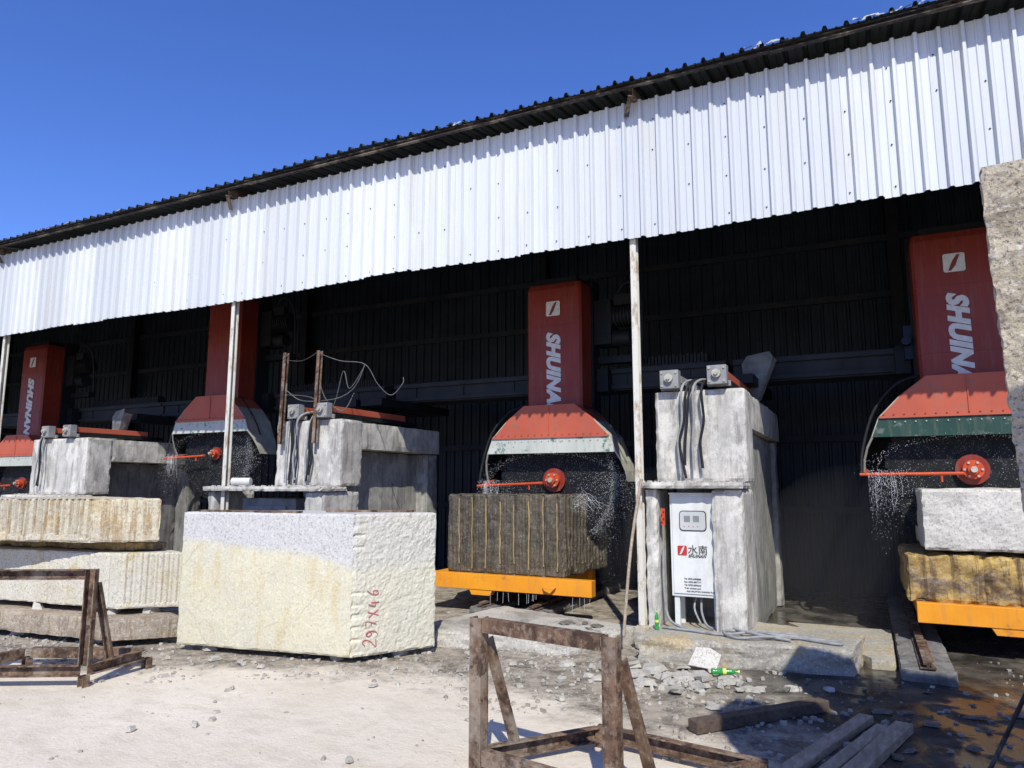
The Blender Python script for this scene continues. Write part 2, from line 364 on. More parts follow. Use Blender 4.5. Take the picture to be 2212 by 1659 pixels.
# ------------------------------------------------------------ shed
FY=7.25;ZB=4.3;ZT=5.80;XL=-24.0;XR=7.0
shed=empty('industrial_shed',(-8,9,0),'long open fronted shed with white corrugated metal fascia','shed')
def corr(x0,x1,bot,top,nrm,pitch=.19,dep=.022,jit=0,sheet=4,mb=None):
    mb=mb or MB();nrm=Vector(nrm);x=x0
    prof=[(0,0),(.30,0),(.34,.22),(.40,.22),(.44,0),(.68,0),(.76,1),(.90,1),(.98,0)]
    while x<x1-1e-4:
        jb=U(-jit,jit);lift=U(0,.006);xe=min(x+pitch*sheet,x1);np_=int(round((xe-x)/pitch));tl=U(-.004,.004)
        pts=[]
        for j in range(np_):
            for a,b in prof: pts.append((x+(j+a)*pitch+U(-.002,.002),b*dep))
        pts.append((x+np_*pitch+.01,0.0))
        vs=[]
        for px,h in pts:
            b=Vector(bot(px))+Vector((0,0,jb));t=Vector(top(px))
            vs+=[b+nrm*(h+lift+.004+tl),t+nrm*(h+lift+.004)]
        fs=[(2*i,2*i+2,2*i+3,2*i+1) for i in range(len(pts)-1)]
        mb.add(vs,fs);x=xe
    return mb
mb=corr(XL,XR,lambda x:(x,FY,ZB+.02*math.sin(x*.9)),lambda x:(x,FY,ZT+.06),(0,-1,0),jit=.015,dep=.045)
x=XL
while x<XR:
    for z in (ZB+.1,ZB+.5,ZB+.95,ZB+1.3):
        if R()<.75: mb.ico((x+U(-.01,.01)+.1,FY-.014,z+U(-.015,.015)),.010,1)
    x+=.38
mb.obj('fascia',[M['sheet'],M['dark']],shed)
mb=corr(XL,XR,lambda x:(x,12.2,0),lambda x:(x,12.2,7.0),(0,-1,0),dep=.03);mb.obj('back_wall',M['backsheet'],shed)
for z in (1.2,2.3,3.4,4.5,5.4):
    mb=MB();mb.box(XL,XR,12.08,12.14,z,z+.1);mb.obj('wall_girt',M['beam'],shed)
x=XL+1.2
while x<XR: mb=MB();mb.hbeam((x,12.0,0),(x,12.0,6.6),.15,.15,(0,1,0));mb.obj('back_column',M['dark'],shed);x+=5.85
for xx in (XL,XR):
    mb=MB();n=120
    pts=[]
    for i in range(n+1):
        y=FY+.1+(12.2-FY-.1)*i/n;pts.append((y,.03 if i%4 in(0,1) else 0))
    vs=[]
    for y,h in pts: vs+=[(xx+h,y,0),(xx+h,y,6.8)]
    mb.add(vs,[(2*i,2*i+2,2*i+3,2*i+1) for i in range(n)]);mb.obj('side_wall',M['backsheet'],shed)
EY=6.93
def ro(x): return Vector((x,EY+.01*math.sin(x*1.3)+.006*math.sin(x*7),5.945+.012*math.sin(x*.8)))
mb=corr(XL,XR,ro,lambda x:(x,12.4,6.85),(0,0,1),dep=.045,jit=.006)
mb.obj('roof',M['roof'],shed)
x=XL
while x<XR:
    mb=MB();x2=min(x+5.85,XR);mb.chan((x,EY+.07,5.925+U(-.008,.008)),(x2-.01,EY+.07,5.925+U(-.008,.008)),.05,.045,(0,0,1),.008,-1);x=x2
    mb.obj('eave_purlin',M['rustdark'],shed)
for y,za,zb in ((FY+.03,5.62,5.70),(FY+.03,ZB+.08,ZB+.16),(8.2,5.86,5.98),(9.4,6.08,6.2),(10.6,6.3,6.42),(11.6,6.48,6.6)):
    mb=MB();mb.box(XL,XR,y,y+.06,za,zb);mb.obj('purlin',M['rustdark'],shed)
for px in (-19.9,-14.05,-8.2,-2.12,3.75):
    mb=MB();mb.chan((px+.08,EY+.10,5.87),(px+.08,12,6.73),.06,.09,(0,0,1),.008)
    mb.bar((px+.08,EY+.10,5.83),(px-.02,FY-.05,5.69),.05,.012)
    mb.obj('rafter',M['rust'],shed)
for xa,xb in ((.1,1.1),(-.9,-.45),(-4.35,-4.15),(-12.6,-11.7),(-10.6,-10.4),(1.2,3)):
    mb=MB();x=xa
    while x<xb:
        w=U(.03,.08);h=U(.01,.05);y=EY+U(-.02,.04)
        vs=[(x,y,5.965),(x+w,y+U(-.02,.02),5.965+U(0,.02)),(x+w*U(.5,1.1),y+U(.02,.07),5.98+h),(x+U(-.01,.02),y+U(.03,.1),5.98+h*U(.3,1))]
        mb.add(vs,[(0,1,2),(0,2,3)]);x+=w*.7
    mb.obj('torn_flashing',M['shard'],shed)
t=NT('flaking_white_post');c=t.mix(t.ramp(t.noise(9,8,.75,t.mapv((1,1,.35))),.52,.62),(.60,.58,.50),(.36,.27,.18));PM=t.fin(c,.7,t.noise(40,5),.3,.004)
for px,pz in ((-19.9,0),(-13.93,0),(-8.16,0),(-2.13,.23),(3.75,0)):
    mb=MB();mb.chan((px,FY+.075,pz),(px,FY+.075,ZB+.5),.065,.065,(0,1,0),.008,1)
    mb.box(px-.036,px+.036,FY+.11,FY+.12,pz,ZB+.5)
    mb.obj('post',PM,shed)

# ------------------------------------------------------------ concrete piers
def pier(X0,X1,zt,ye,ledge,lz,label,base=0.0,lint=.40,inset=.36,wm='concrete_dark'):
    e=empty('concrete_pier',((X0+X1)/2,8.5,0),label,'pier',group='concrete piers carrying the saw gantries')
    rough_block('pier_head',[(X0,7.6),(X1,7.6),(X1,8.05),(X0,8.05)],lz+.07,zt,M['concrete'],res=.035,amp=.005,fr=4,edge=.009,parent=e)
    rough_block('lintel',[(X0+.02,8.055),(X1-.008,8.055),(X1-.008,ye),(X0+.02,ye)],zt-lint,zt-.015,M['concrete'],res=.07,amp=.004,fr=4,edge=.008,parent=e)
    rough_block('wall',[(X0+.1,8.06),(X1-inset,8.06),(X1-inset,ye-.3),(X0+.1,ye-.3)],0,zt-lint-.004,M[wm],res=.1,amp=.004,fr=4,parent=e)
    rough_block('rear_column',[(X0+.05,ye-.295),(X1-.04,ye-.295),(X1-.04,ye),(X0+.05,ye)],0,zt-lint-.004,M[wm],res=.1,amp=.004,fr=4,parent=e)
    lx0,lx1=ledge
    rough_block('ledge',[(lx0,7.2),(lx1,7.2),(lx1,7.75),(lx0,7.75)],lz,lz+.065,M['concrete'],res=.05,amp=.005,fr=8,edge=.008,parent=e)
    rough_block('side_pier',[(lx0+.03,7.28),(lx0+.16,7.28),(lx0+.16,8.04),(lx0+.03,8.04)],base,lz-.003,M['concrete'],res=.05,amp=.005,parent=e)
    rough_block('side_pier',[(X1-.33,7.28),(X1-.02,7.28),(X1-.02,8.04),(X1-.33,8.04)],base,lz-.003,M['concrete'],res=.05,amp=.006,parent=e)
    mb=MB()
    for i in range(70): mb.rock((U(lx0+.03,lx1-.03),U(7.22,7.55),lz+.072),U(.01,.04),U(.01,.03),U(.008,.025))
    o=mb.obj('ledge_debris',M['shard'],e);o['kind']='stuff'
    return e
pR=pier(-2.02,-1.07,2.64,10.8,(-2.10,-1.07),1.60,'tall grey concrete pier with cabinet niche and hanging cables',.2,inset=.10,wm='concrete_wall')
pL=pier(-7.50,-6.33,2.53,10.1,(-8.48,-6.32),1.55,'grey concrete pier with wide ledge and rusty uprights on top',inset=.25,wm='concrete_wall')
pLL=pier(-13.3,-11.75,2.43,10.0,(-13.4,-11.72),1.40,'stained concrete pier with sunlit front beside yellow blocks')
mb=MB();mb.box(-8.0,-7.0,7.5,7.9,.4,1.45);mb.box(-7.85,-7.15,7.47,7.499,.5,1.35);mb.obj('junction_cabinet',M['bearing'],label='grey electrical box inside dark niche under the ledge',cat='electrical cabinet',bevel=.01)
def rail(x,z,y1,red,label):
    e=empty('gantry_rail',(x,8.5,z),label,'rail',group='gantry rails on top of the piers')
    mb=MB();mb.box(x-.10,x+.10,7.5,7.62,z,z+.20);mb.box(x-.12,x+.12,7.62,7.66,z-.01,z+.05);mb.obj('end_bracket',M['bearing'],e,bevel=.006)
    mb=MB();mb.cyl((x,7.5,z+.11),(x,7.46,z+.11),.045,16);mb.cyl((x,7.46,z+.11),(x,7.44,z+.11),.02,12)
    for a in (-.075,.075):
        for b in (.03,.17): mb.cyl((x+a,7.5,z+b),(x+a,7.488,z+b),.011,8)
    mb.obj('end_bearing',M['rim'],e)
    mb=MB();mb.box(x-.07,x+.07,7.625,y1,z+.08,z+.17);mb.obj('rail_cover',M['hoodred'] if red else M['rim'],e,bevel=.005)
    mb=MB();mb.box(x-.09,x+.09,7.67,y1+.3,z+.02,z+.075);mb.obj('rail_bed',M['dark'],e)
rail(-1.83,2.66,9.0,False,'steel gantry rail with square end bearing on pier')
rail(-1.33,2.68,9.3,True,'steel gantry rail with faded red cover on pier')
rail(-7.12,2.55,9.0,True,'faded red gantry rail on concrete pier')
rail(-6.62,2.55,9.4,True,'long faded red gantry rail on concrete pier')
rail(-12.8,2.45,9.0,True,'faded red gantry rail on far concrete pier')
rail(-12.2,2.45,9.0,True,'faded red gantry rail on far concrete pier')
for x,y,z in ((-1.30,9.4,2.68),(-12.6,8.6,2.4)):
    mb=MB();mb.add([(x,y,z),(x+.14,y-.02,z),(x+.34,y-.03,z+.56),(x+.30,y,z+.64),(x+.02,y+.03,z+.60),(x-.05,y+.02,z+.5)],[(0,1,2,3,4,5)])
    mb.add([(x+.14,y-.02,z),(x+.16,y+.12,z+.03),(x+.37,y+.12,z+.54),(x+.34,y-.03,z+.56)],[(0,1,2,3)])
    o=mb.obj('splash_plate',M['plate'],label='bent dirty metal splash plate standing on pier',cat='metal plate',group='splash plates');o.modifiers.new('s','SOLIDIFY').thickness=.008
def cables(x,ztop,zbot,lab,n=5):
    e=empty('cable_bundle',(x,7.6,zbot),lab,'cables',group='cable bundles on piers')
    for i in range(n):
        mb=MB();dx=U(-.05,.05)+i*.045;w=U(.0,.10)
        mb.tube([(x+dx+.12,8.1,ztop+.12),(x+dx+.05,7.7,ztop+.10),(x+dx,7.54-.01*i,ztop-.02),(x+dx-w*.5+U(-.02,.02),7.52,ztop-.35),(x+dx-w+U(-.04,.04),7.53,(ztop+zbot)/2-.1),(x+dx-w*.7+U(-.03,.03),7.52,zbot+U(0,.15))],U(.010,.016),8,0)
        mb.obj('cable',M['hose'] if i%3==0 else M['black'],e)
cables(-1.72,2.66,1.7,'black and grey hoses hanging down concrete pier',5)
cables(-7.2,2.55,1.62,'grey hoses hanging down concrete pier by uprights',5)
cables(-6.85,2.55,1.66,'thin cables hanging down pier front',3)
cables(-12.95,2.45,1.5,'grey hoses over far concrete pier',4)
for x,z0,z1 in ((-7.33,2.2,3.5),(-6.71,2.2,3.48)):
    mb=MB();mb.chan((x,7.5,z0),(x+.02,7.52,z1),.05,.06,(0,1,0),.008)
    mb.obj('steel_upright',M['rust'],label='rusty steel angle upright fixed to pier head',cat='steel post',group='uprights on pier')
we=empty('loose_wires',(-6.7,7.6,2.6),'tangled thin wires slung between rusty uprights','wires')
for pts,r in (([(-7.33,7.48,3.4),(-7.0,7.5,3.36),(-6.71,7.5,3.46)],.003),([(-6.71,7.5,3.45),(-6.4,7.6,3.33),(-6.05,7.7,3.27),(-5.9,7.8,3.0),(-5.75,7.9,2.85),(-5.6,7.95,3.0),(-5.62,8,3.1)],.006),([(-6.05,7.7,3.27),(-6.15,7.7,3.05),(-6.3,7.7,2.9),(-6.5,7.6,2.8),(-7.0,7.55,2.8),(-7.25,7.5,2.95)],.007),([(-6.05,7.7,3.25),(-6.3,7.7,2.95),(-6.42,7.7,3.2),(-6.6,7.7,2.7),(-6.9,7.6,2.85),(-7.3,7.55,2.9)],.006),([(-6.7,7.52,3.1),(-6.62,7.6,2.8),(-6.4,7.7,2.65),(-6.3,7.8,2.9)],.008)):
    mb=MB();mb.tube(pts,r,6);mb.obj('wire',M['wire'],we)
mb=MB();mb.cyl((-8.0,7.3,1.68),(-7.75,7.4,1.68),.055,20);mb.obj('pipe_offcut',M['white'],label='short white plastic pipe lying on ledge',cat='pipe')

# ------------------------------------------------------------ cabinet
cab=empty('control_cabinet',(-1.6,7.45,.23),'white electrical control cabinet standing in pier niche','electrical cabinet')
mb=MB();mb.box(-1.83,-1.36,7.36,7.66,.53,1.545);mb.box(-1.84,-1.35,7.345,7.67,1.545,1.56);mb.obj('housing',M['cabinet'],cab,bevel=.006)
mb=MB();mb.box(-1.805,-1.385,7.348,7.3595,.56,1.52);d=mb.obj('door',M['cabinet'],cab,bevel=.003)
def rrect(x0,x1,z0,z1,r):
    P=[]
    for cx,cz,a in ((x1-r,z1-r,0),(x0+r,z1-r,90),(x0+r,z0+r,180),(x1-r,z0+r,270)):
        for k in range(5):
            t=math.radians(a+k*22.5);P.append((cx+r*math.cos(t),cz+r*math.sin(t)))
    return P[::-1]
mb=MB();mb.prism(rrect(-1.730,-1.460,1.180,1.380,.035),7.340,7.3475);w=mb.obj('window',[M['dark']],d)
mb=MB();mb.prism(rrect(-1.722,-1.468,1.188,1.372,.03),7.334,7.3395);mb.obj('glass',M['glass'],d)
for i in range(2): mb=MB();mb.box(-1.68+i*.09,-1.62+i*.09,7.331,7.3335,1.27,1.33,0);mb.obj('meter',M['bearing'],d)
for i in range(4): mb=MB();mb.cyl((-1.68+i*.045,7.3335,1.225),(-1.68+i*.045,7.330,1.225),.005,10,0);mb.obj('button',M['redlet'],d)
mb=MB();mb.box(-1.40,-1.39,7.335,7.348,.95,1.05);mb.obj('handle',M['dark'],d)
for a,b in ((-1.81,7.38),(-1.42,7.38),(-1.81,7.60),(-1.42,7.60)):
    mb=MB();mb.box(a,a+.05,b,b+.04,.225,.529);mb.obj('leg',M['cabinet'],cab)
text('lettering','水南',.100,(-1.655,7.345,.955),(1,0,0),(0,-1,0),M['dkprint'],d,offset=0,th=.002)
text('lettering','SHUINAN',.040,(-1.652,7.345,.918),(1,0,0),(0,-1,0),M['dkprint'],d,shear=.3,offset=.001,th=.002)
def emblem(cx,cz,s,y,mats,parent):
    mb=MB();mb.prism(rrect(cx-s,cx+s,cz-s,cz+s,s*.22),y,y+.005,0)
    k=lambda a,b:(cx+a*s,y-.002,cz+b*s)
    mb.add([k(-.58,-.86),k(-.30,-.86),k(.12,-.30),k(.58,.86),k(.30,.86),k(-.14,.22)],[(0,1,2,3,4,5)],1)
    mb.obj('logo',mats,parent)
emblem(-1.71,.985,.046,7.341,[M['redlet'],M['letters']],d)
for i,(a,tx) in enumerate((('Tel','0595-6898888'),('Fax','0595-6897777'),('Tel','0595-6896666'),('Web','shuinan.com'),('Add','SHUITOU NANAN FUJIAN'))):
    text('small_print',a+': '+tx,.022,(-1.70+.02*(i>3),7.3445,.70-.03*i),(1,0,0),(0,-1,0),M['dkprint'],d,th=.0015)
for pts,r in (([(-1.55,7.45,.55),(-1.55,7.4,.4),(-1.5,7.35,.28),(-1.42,7.3,.25)],.012),([(-1.6,7.5,.55),(-1.62,7.4,.42),(-1.55,7.35,.28)],.01),([(-1.9,7.33,1.0),(-1.9,7.32,.6),(-1.86,7.3,.33),(-1.7,7.2,.26),(-1.4,7.1,.25)],.014)):
    mb=MB();mb.tube(pts,r);mb.obj('cabinet_cable',M['hose'],cab)
rc=MB();rc.box(-1.905,-1.865,7.285,7.31,1.23,1.40)
for i in range(4): rc.cyl((-1.895+.02*(i%2),7.285,1.26+.035*i),(-1.895+.02*(i%2),7.278,1.26+.035*i),.008,8,1)
rc.obj('pendant_control',[M['orangered'],M['black']],label='orange pendant control hanging beside the cabinet',cat='remote control')
# ------------------------------------------------------------ saws
def saw(X,hz,bx0,bx1,greenmat,top,lab,rotrod=0.0,txt=True,hubr=1.0):
    e=empty('stone_cutting_saw',(X,9.4,0),lab,'stone saw',group='red stone cutting saws in the shed')
    mb=MB();hw=.41
    pr=[(-hw,9.03),(-hw+.03,9.0),(hw-.03,9.0),(hw,9.03),(hw,9.4),(-hw,9.4)]
    zb=hz+.75;vs=[];n=len(pr)
    for zz in (zb,top-.08): vs+=[(X+a,b,zz) for a,b in pr]
    vs+=[(X+a*.96,b+.03 if b<9.2 else b,top) for a,b in pr]
    fs=[(i,(i+1)%n,n+(i+1)%n,n+i) for i in range(n)]+[(n+i,n+(i+1)%n,2*n+(i+1)%n,2*n+i) for i in range(n)]+[tuple(range(2*n,3*n)),tuple(range(n))[::-1]]
    mb.add(vs,fs);mb.box(X-hw+.002,X+hw-.002,8.994,8.999,top-.62,top-.612);mb.box(X-hw+.002,X+hw-.002,8.994,8.999,hz+1.28,hz+1.288)
    for zz in (top-.1,top-.55,top-.7,hz+1.5):
        for a in (-.36,.36): mb.cyl((X+a,9.0,zz),(X+a,8.99,zz),.012,8)
    c=mb.obj('column',M['red'],e)
    mb=MB();mb.box(X-hw-.03,X+hw+.03,9.41,9.70,hz+.8,top+.10);mb.box(X-hw+.1,X+hw-.1,9.1,9.4,top+.004,top+.1);mb.obj('column_back',M['dark'],e)
    if txt:
        zl=top-.37
        emblem(X,zl,.105,8.986,[M['letters'],M['red']],c)
        text('lettering','SHUINAN',.262,(X-.088,8.992,zl-.34),(0,0,-1),(0,-1,0),M['letters'],c,shear=.3,offset=.017,sp=1.06)
    h=[(-1.03,-.02),(-1.02,.12),(-.985,.25),(-.93,.36),(-.85,.57),(-.64,.79),(-.37,1.0)]
    o=h+[(-a,b) for a,b in h[::-1]]
    fy=8.8;by=9.38
    mb=MB()
    mb.prism([(X+a,hz+b) for a,b in o[4:10]],fy,fy+.012,0)
    mb.prism([(X+a,hz+b) for a,b in (o[3],(-.852,.566),(.852,.566),o[10])],fy-.001,fy+.013,1)
    mb.prism([(X+a,hz+b) for a,b in o],by,by+.012,2)
    def fr(p): return fy+.013 if p[1]>.34 else fy+.013+(.36-p[1])*.55
    for i in range(len(o)-1):
        a,b=o[i],o[i+1];mi=0 if min(a[1],b[1])>.7 else 3
        for s in (1,.985):
            mb.add([(X+a[0]*s,fr(a),hz+a[1]*s),(X+b[0]*s,fr(b),hz+b[1]*s),(X+b[0]*s,by,hz+b[1]*s),(X+a[0]*s,by,hz+a[1]*s)],[(0,1,2,3) if s==1 else (3,2,1,0)],mi if s==1 else 2)
        mb.bar((X+a[0],fr(a),hz+a[1]),(X+b[0],fr(b),hz+b[1]),.022,.018,(0,1,0),mi)
    mb.bar((X-.85,fy-.012,hz+.575),(X+.85,fy-.012,hz+.575),.018,.025,(0,0,1),0)
    for i in range(17): mb.cyl((X-.8+.1*i,fy-.012,hz+.61),(X-.8+.1*i,fy-.020,hz+.61),.009,8,0)
    for i in range(15): mb.cyl((X-.7+.1*i,fy-.001,hz+.52),(X-.7+.1*i,fy-.012,hz+.52),.008,8,3)
    mb.bar((X,fy-.006,hz+.60),(X,fy-.006,hz+.99),.012,.008,(0,1,0),0)
    mb.obj('blade_guard',[M['hoodred'],greenmat,M['dark'],M['rim']],e)
    mb=MB();n=96;Rr=.80;ring=[(Rr*math.cos(2*math.pi*i/n),Rr*math.sin(2*math.pi*i/n)) for i in range(n)]
    for i in range(n//2):
        t=2*math.pi*(2*i)/n;t1=t+2*math.pi*1.55/n
        mb.prism([(X+a*math.cos(b),hz+a*math.sin(b)) for a,b in ((Rr-.002,t),(Rr+.022,t),(Rr+.022,t1),(Rr-.002,t1))],9.02,9.036,1)
    mb.prism([(X+a,hz+b) for a,b in ring],9.023,9.033,0)
    for rr,k in ((.74,80),(.66,70),(.58,60),(.5,50),(.4,36)):
        for i in range(k):
            t=6.283*i/k+rr*7+U(-.03,.03)
            if R()<.45: mb.ico((X+rr*math.cos(t),9.021,hz+rr*math.sin(t)),U(.003,.006),2)
    mb.obj('saw_blade',[M['blade'],M['dark'],M['rim']],e)
    mb=MB();q=hubr;mb.cyl((X,9.02,hz),(X,8.97,hz),.16*q,32,0);mb.cyl((X,8.97,hz),(X,8.90,hz),.10*q,28,1);mb.cyl((X,8.90,hz),(X,8.86,hz),.06*q,6,1,sm=False);mb.cyl((X,8.86,hz),(X,8.83,hz),.032*q,16,2)
    for i in range(6):
        t=i*1.047;mb.cyl((X+.08*q*math.cos(t),8.9,hz+.08*q*math.sin(t)),(X+.08*q*math.cos(t),8.885,hz+.08*q*math.sin(t)),.013*q,8,2)
    mb.obj('hub',[M['red'],M['orangered'],M['rim']],e)
    mb=MB();mb.cyl((X,9.40,hz),(X,9.9,hz),.13,20);mb.box(X-.3,X+.3,9.40,9.6,hz-.15,hz+.72);mb.obj('spindle_housing',M['dark'],e)
    mb=MB();z=hz-.08;mb.cyl((X-1.08,8.78,z-rotrod),(X-.1,8.82,z+.04),.018,12);mb.bar((X-1.02,8.78,z-rotrod),(X-1.0,9.2,hz+.02),.02,.02)
    mb.cyl((X-.3,8.82,z+.03),(X-.3,8.82,z-.05),.012,8)
    mb.obj('water_pipe',M['orangered'],e)
    mb=MB();mb.tube([(X-.42,9.1,hz+1.05),(X-.66,8.95,hz+.95),(X-.9,8.87,hz+.65),(X-1.04,8.84,hz+.2),(X-1.06,8.8,z)],.016);mb.obj('hose',M['black'],e)
    mb=MB();mb.tube([(X+.42,9.1,hz+1.0),(X+.68,8.95,hz+.86),(X+.92,8.95,hz+.58),(X+1.03,9.0,hz+.3)],.012);mb.obj('hose',M['black'],e)
    mb=MB();mx=X+.44
    mb.box(mx,mx+.25,9.45,9.8,top-.85,top-.2);mb.cyl((mx+.2,9.6,top-.42),(mx+.6,9.6,top-.42),.15,20);mb.cyl((mx+.2,9.6,top-.75),(mx+.5,9.6,top-.75),.12,16)
    for i in range(7): mb.cyl((mx+.25+.05*i,9.6,top-.42),(mx+.265+.05*i,9.6,top-.42),.175,20)
    mb.box(mx+.3,mx+.55,9.45,9.55,top-.3,top-.15);mb.box(mx,mx+.6,9.6,9.75,top-1.1,top-1.0);mb.obj('motor',M['dark'],e)
    mb=MB();mb.tube([(mx+.3,9.5,top-.2),(mx+.42,9.5,top+.0),(mx+.58,9.5,top+.0),(mx+.66,9.6,top-.25),(mx+.62,9.7,top-1.0)],.022);mb.obj('cable_loop',M['dark'],e)
    mb=MB();mb.box(X-.52,X-.42,9.42,9.65,hz+1.3,hz+1.7);mb.cyl((X-.5,9.42,hz+1.5),(X-.5,9.3,hz+1.5),.05,14);mb.obj('feed_motor',M['bluemotor'],e)
    mb=MB();mb.box(bx0,bx1,9.76,10.25,2.98,3.30);mb.box(bx0,bx1,9.70,9.757,3.22,3.28);mb.box(bx0,bx1,9.70,9.757,3.0,3.05)
    for i in range(int((bx1-bx0)/.9)): mb.box(bx0+.4+.9*i,bx0+.42+.9*i,9.74,9.757,3.052,3.218)
    mb.obj('gantry_beam',M['beam'],e)
    for q in (bx0-.05,bx1-.35): mb=MB();mb.box(q,q+.4,8.9,10.9,2.86,2.975);mb.obj('end_carriage',M['dark'],e)
    for q in (X-.62,X+.44): mb=MB();mb.box(q,q+.16,9.55,9.74,2.95,3.28);mb.obj('carriage_bracket',M['dark'],e)
    mb=MB();mb.box(X+.8,bx1-.3,9.85,10.05,3.302,3.33);k=0;x=X+.8
    while x<bx1-.3: mb.box(x,x+.035,9.86,10.04,3.329,3.44+.02*(k%2));x+=.05;k+=1
    mb.obj('cable_chain',M['black'],e)
    return e
saw(-3.80,1.70,-7.0,-1.6,M['greenpale'],4.46,'red stone saw with white lettering cutting dark block')
saw(1.02,1.80,-1.5,4.6,M['green'],4.45,'red stone saw with dark green guard band',-.03)
saw(-10.28,2.18,-12.7,-7.2,M['greenpale'],5.0,'raised red stone saw half hidden by shed post',0,False,.7)
saw(-16.0,1.66,-19,-12.75,M['greenpale'],4.62,'far red stone saw with white lettering',hubr=.8)

# ------------------------------------------------------------ trolleys, rails, blocks
def trolley(x0,x1,y0,y1,lab):
    e=empty('block_trolley',((x0+x1)/2,(y0+y1)/2,.1),lab,'trolley',group='orange block trolleys')
    mb=MB();mb.box(x0,x1,y0,y0+.14,.31,.50);mb.box(x0,x1-.45,y1-.14,y1,.31,.50)
    mb.box(x0+.02,x0+.16,y0+.142,y1-.142,.315,.495);mb.box(x1-.65,x1-.51,y0+.142,y1-.142,.315,.495)
    mb.box((x0+x1)/2-.07,(x0+x1)/2+.07,y0+.142,y1-.142,.315,.495)
    mb.prism([(x0+.60,.309),(x0+.64,.24),(x0+.9,.24),(x0+.94,.309)],y0+.01,y0+.12)
    mb.prism([(x1-.62,.42),(x1-.60,.36),(x1-.52,.33),(x1-.45,.40)],y0-.05,y0-.001)
    mb.obj('frame',M['orange'],e,bevel=.004)
    for xx in (x0+.83,x1-.75):
        for yy in (y0+.35,y1-.35):
            w=MB();w.cyl((xx-.04,yy,.27),(xx+.04,yy,.27),.10,20);w.obj('wheel',M['dark'],e)
trolley(-5.28,-3.0,8.2,9.6,'orange steel trolley carrying dark grooved block')
trolley(.37,3.2,8.2,9.9,'orange steel trolley carrying golden and white blocks')
def track(x,y0,y1,w,zt,lab):
    e=empty('trolley_track',(x,(y0+y1)/2,0),lab,'rail track',group='trolley tracks')
    rough_block('track_bed',[(x-w/2,y0),(x+w/2,y0),(x+w/2,y1),(x-w/2,y1)],-.01,zt-.06,M['concrete_dark'],res=.07,amp=.006,parent=e)
    mb=MB();mb.box(x-.06,x+.06,y0+.02,y1,zt-.053,zt-.044);mb.box(x-.012,x+.012,y0+.02,y1,zt-.045,zt-.02);mb.box(x-.035,x+.035,y0+.02,y1,zt-.021,zt+.0);mb.obj('rail',M['rust'],e)
track(.37,7.08,11.5,.42,.17,'rust coloured rail on low concrete bed')
track(2.45,7.1,11.5,.40,.17,'rail on low concrete bed under trolley')
track(-4.45,8.1,11.5,.35,.17,'low rail under orange trolley')
track(-3.75,8.1,11.5,.35,.17,'low rail under orange trolley')
SE=(.17,.37,.57,.78,.98,1.19,1.39,1.58)
def gdark(i,s,t,L,Hh):
    if i==0:
        dd=min(abs(s-q) for q in SE);return .03*max(0,1-dd/.025)+.012*noise.noise(Vector((s*40,t*2,0)))
    if i==1:
        d=abs((s/.10)%1-.5)*.10;return .05*max(0,1-d/.025)*(1 if t>.12+.2*noise.noise(Vector((s*7,1,1))) else .2)
    return 0
bd=rough_block('stone_block',[(-5.06,8.3),(-3.40,8.3),(-3.30,9.7),(-5.06,9.7)],.503,1.51,M['gdark'],res=.020,amp=.016,fr=6,groove=gdark,label='dark wet granite block with vertical drill grooves on trolley',cat='stone block')
for s in SE:
    x=-5.06+s;za=.54+U(0,.12);zb=1.47-U(0,.1);mb=MB();mb.tube([(x+U(-.008,.008),8.312+U(-.003,.003),za+(zb-za)*k/6) for k in range(7)],U(.007,.011),6);mb.obj('drill_mark',M['rib'],bd)
def ggold(i,s,t,L,Hh):
    d=abs((s/.26)%1-.5)*.26;return .035*max(0,1-d/.05)
rough_block('stone_block',[(.30,8.28),(3.0,8.28),(3.0,9.7),(.30,9.7)],.503,.955,M['ggold'],res=.03,amp=.03,fr=5,groove=ggold,label='rough golden brown granite block on orange trolley',cat='stone block')
def gwt(i,s,t,L,Hh): return .012*noise.noise(Vector((s*5,t*5,i)))+.006*noise.noise(Vector((s*22,t*22,i)))
rough_block('stone_block',[(.48,8.25),(2.9,8.25),(2.9,9.7),(.48,9.7)],1.0,1.60,M['gwhite'],res=.03,amp=.012,fr=4,groove=gwt,label='pale granite block on top of golden block',cat='stone block')
for q in (.9,2.3):
    mb=MB();mb.box(q,q+.1,8.35,9.5,.945,1.01);mb.obj('timber_spacer',M['wooddark'],label='dark timber spacer between two blocks',cat='timber',group='timber spacers')
A=(-6.29,5.14);B=(-4.35,5.46);C=(-3.90,6.18);D=(-5.85,5.95)
def gbig(i,s,t,L,Hh):
    if i==1:
        n=0
        if s<.15 and (t<.62 or t>.95):
            d=abs((t/.105)%1-.5)*.105;n=.035*max(0,1-d/.022)*(1-s/.15)*(.6+.8*abs(noise.noise(Vector((0,t*4,0)))))
        return n+.007*noise.noise(Vector((s*30,t*30,3)))+.005*noise.noise(Vector((s*11,t*11,7)))
    if i==0: return -.006*noise.noise(Vector((s*1.5,t*2,8)))
    return 0
bb=rough_block('stone_block',[A,B,C,D],.06,1.365,M['bigblock'],res=.022,amp=.005,fr=3.5,groove=gbig,edge=.009,label='large pale granite block with red handwritten numbers',cat='stone block')
n1=Vector((C[1]-B[1],-(C[0]-B[0]),0)).normalized();dd=(Vector((*C,0))-Vector((*B,0))).normalized()
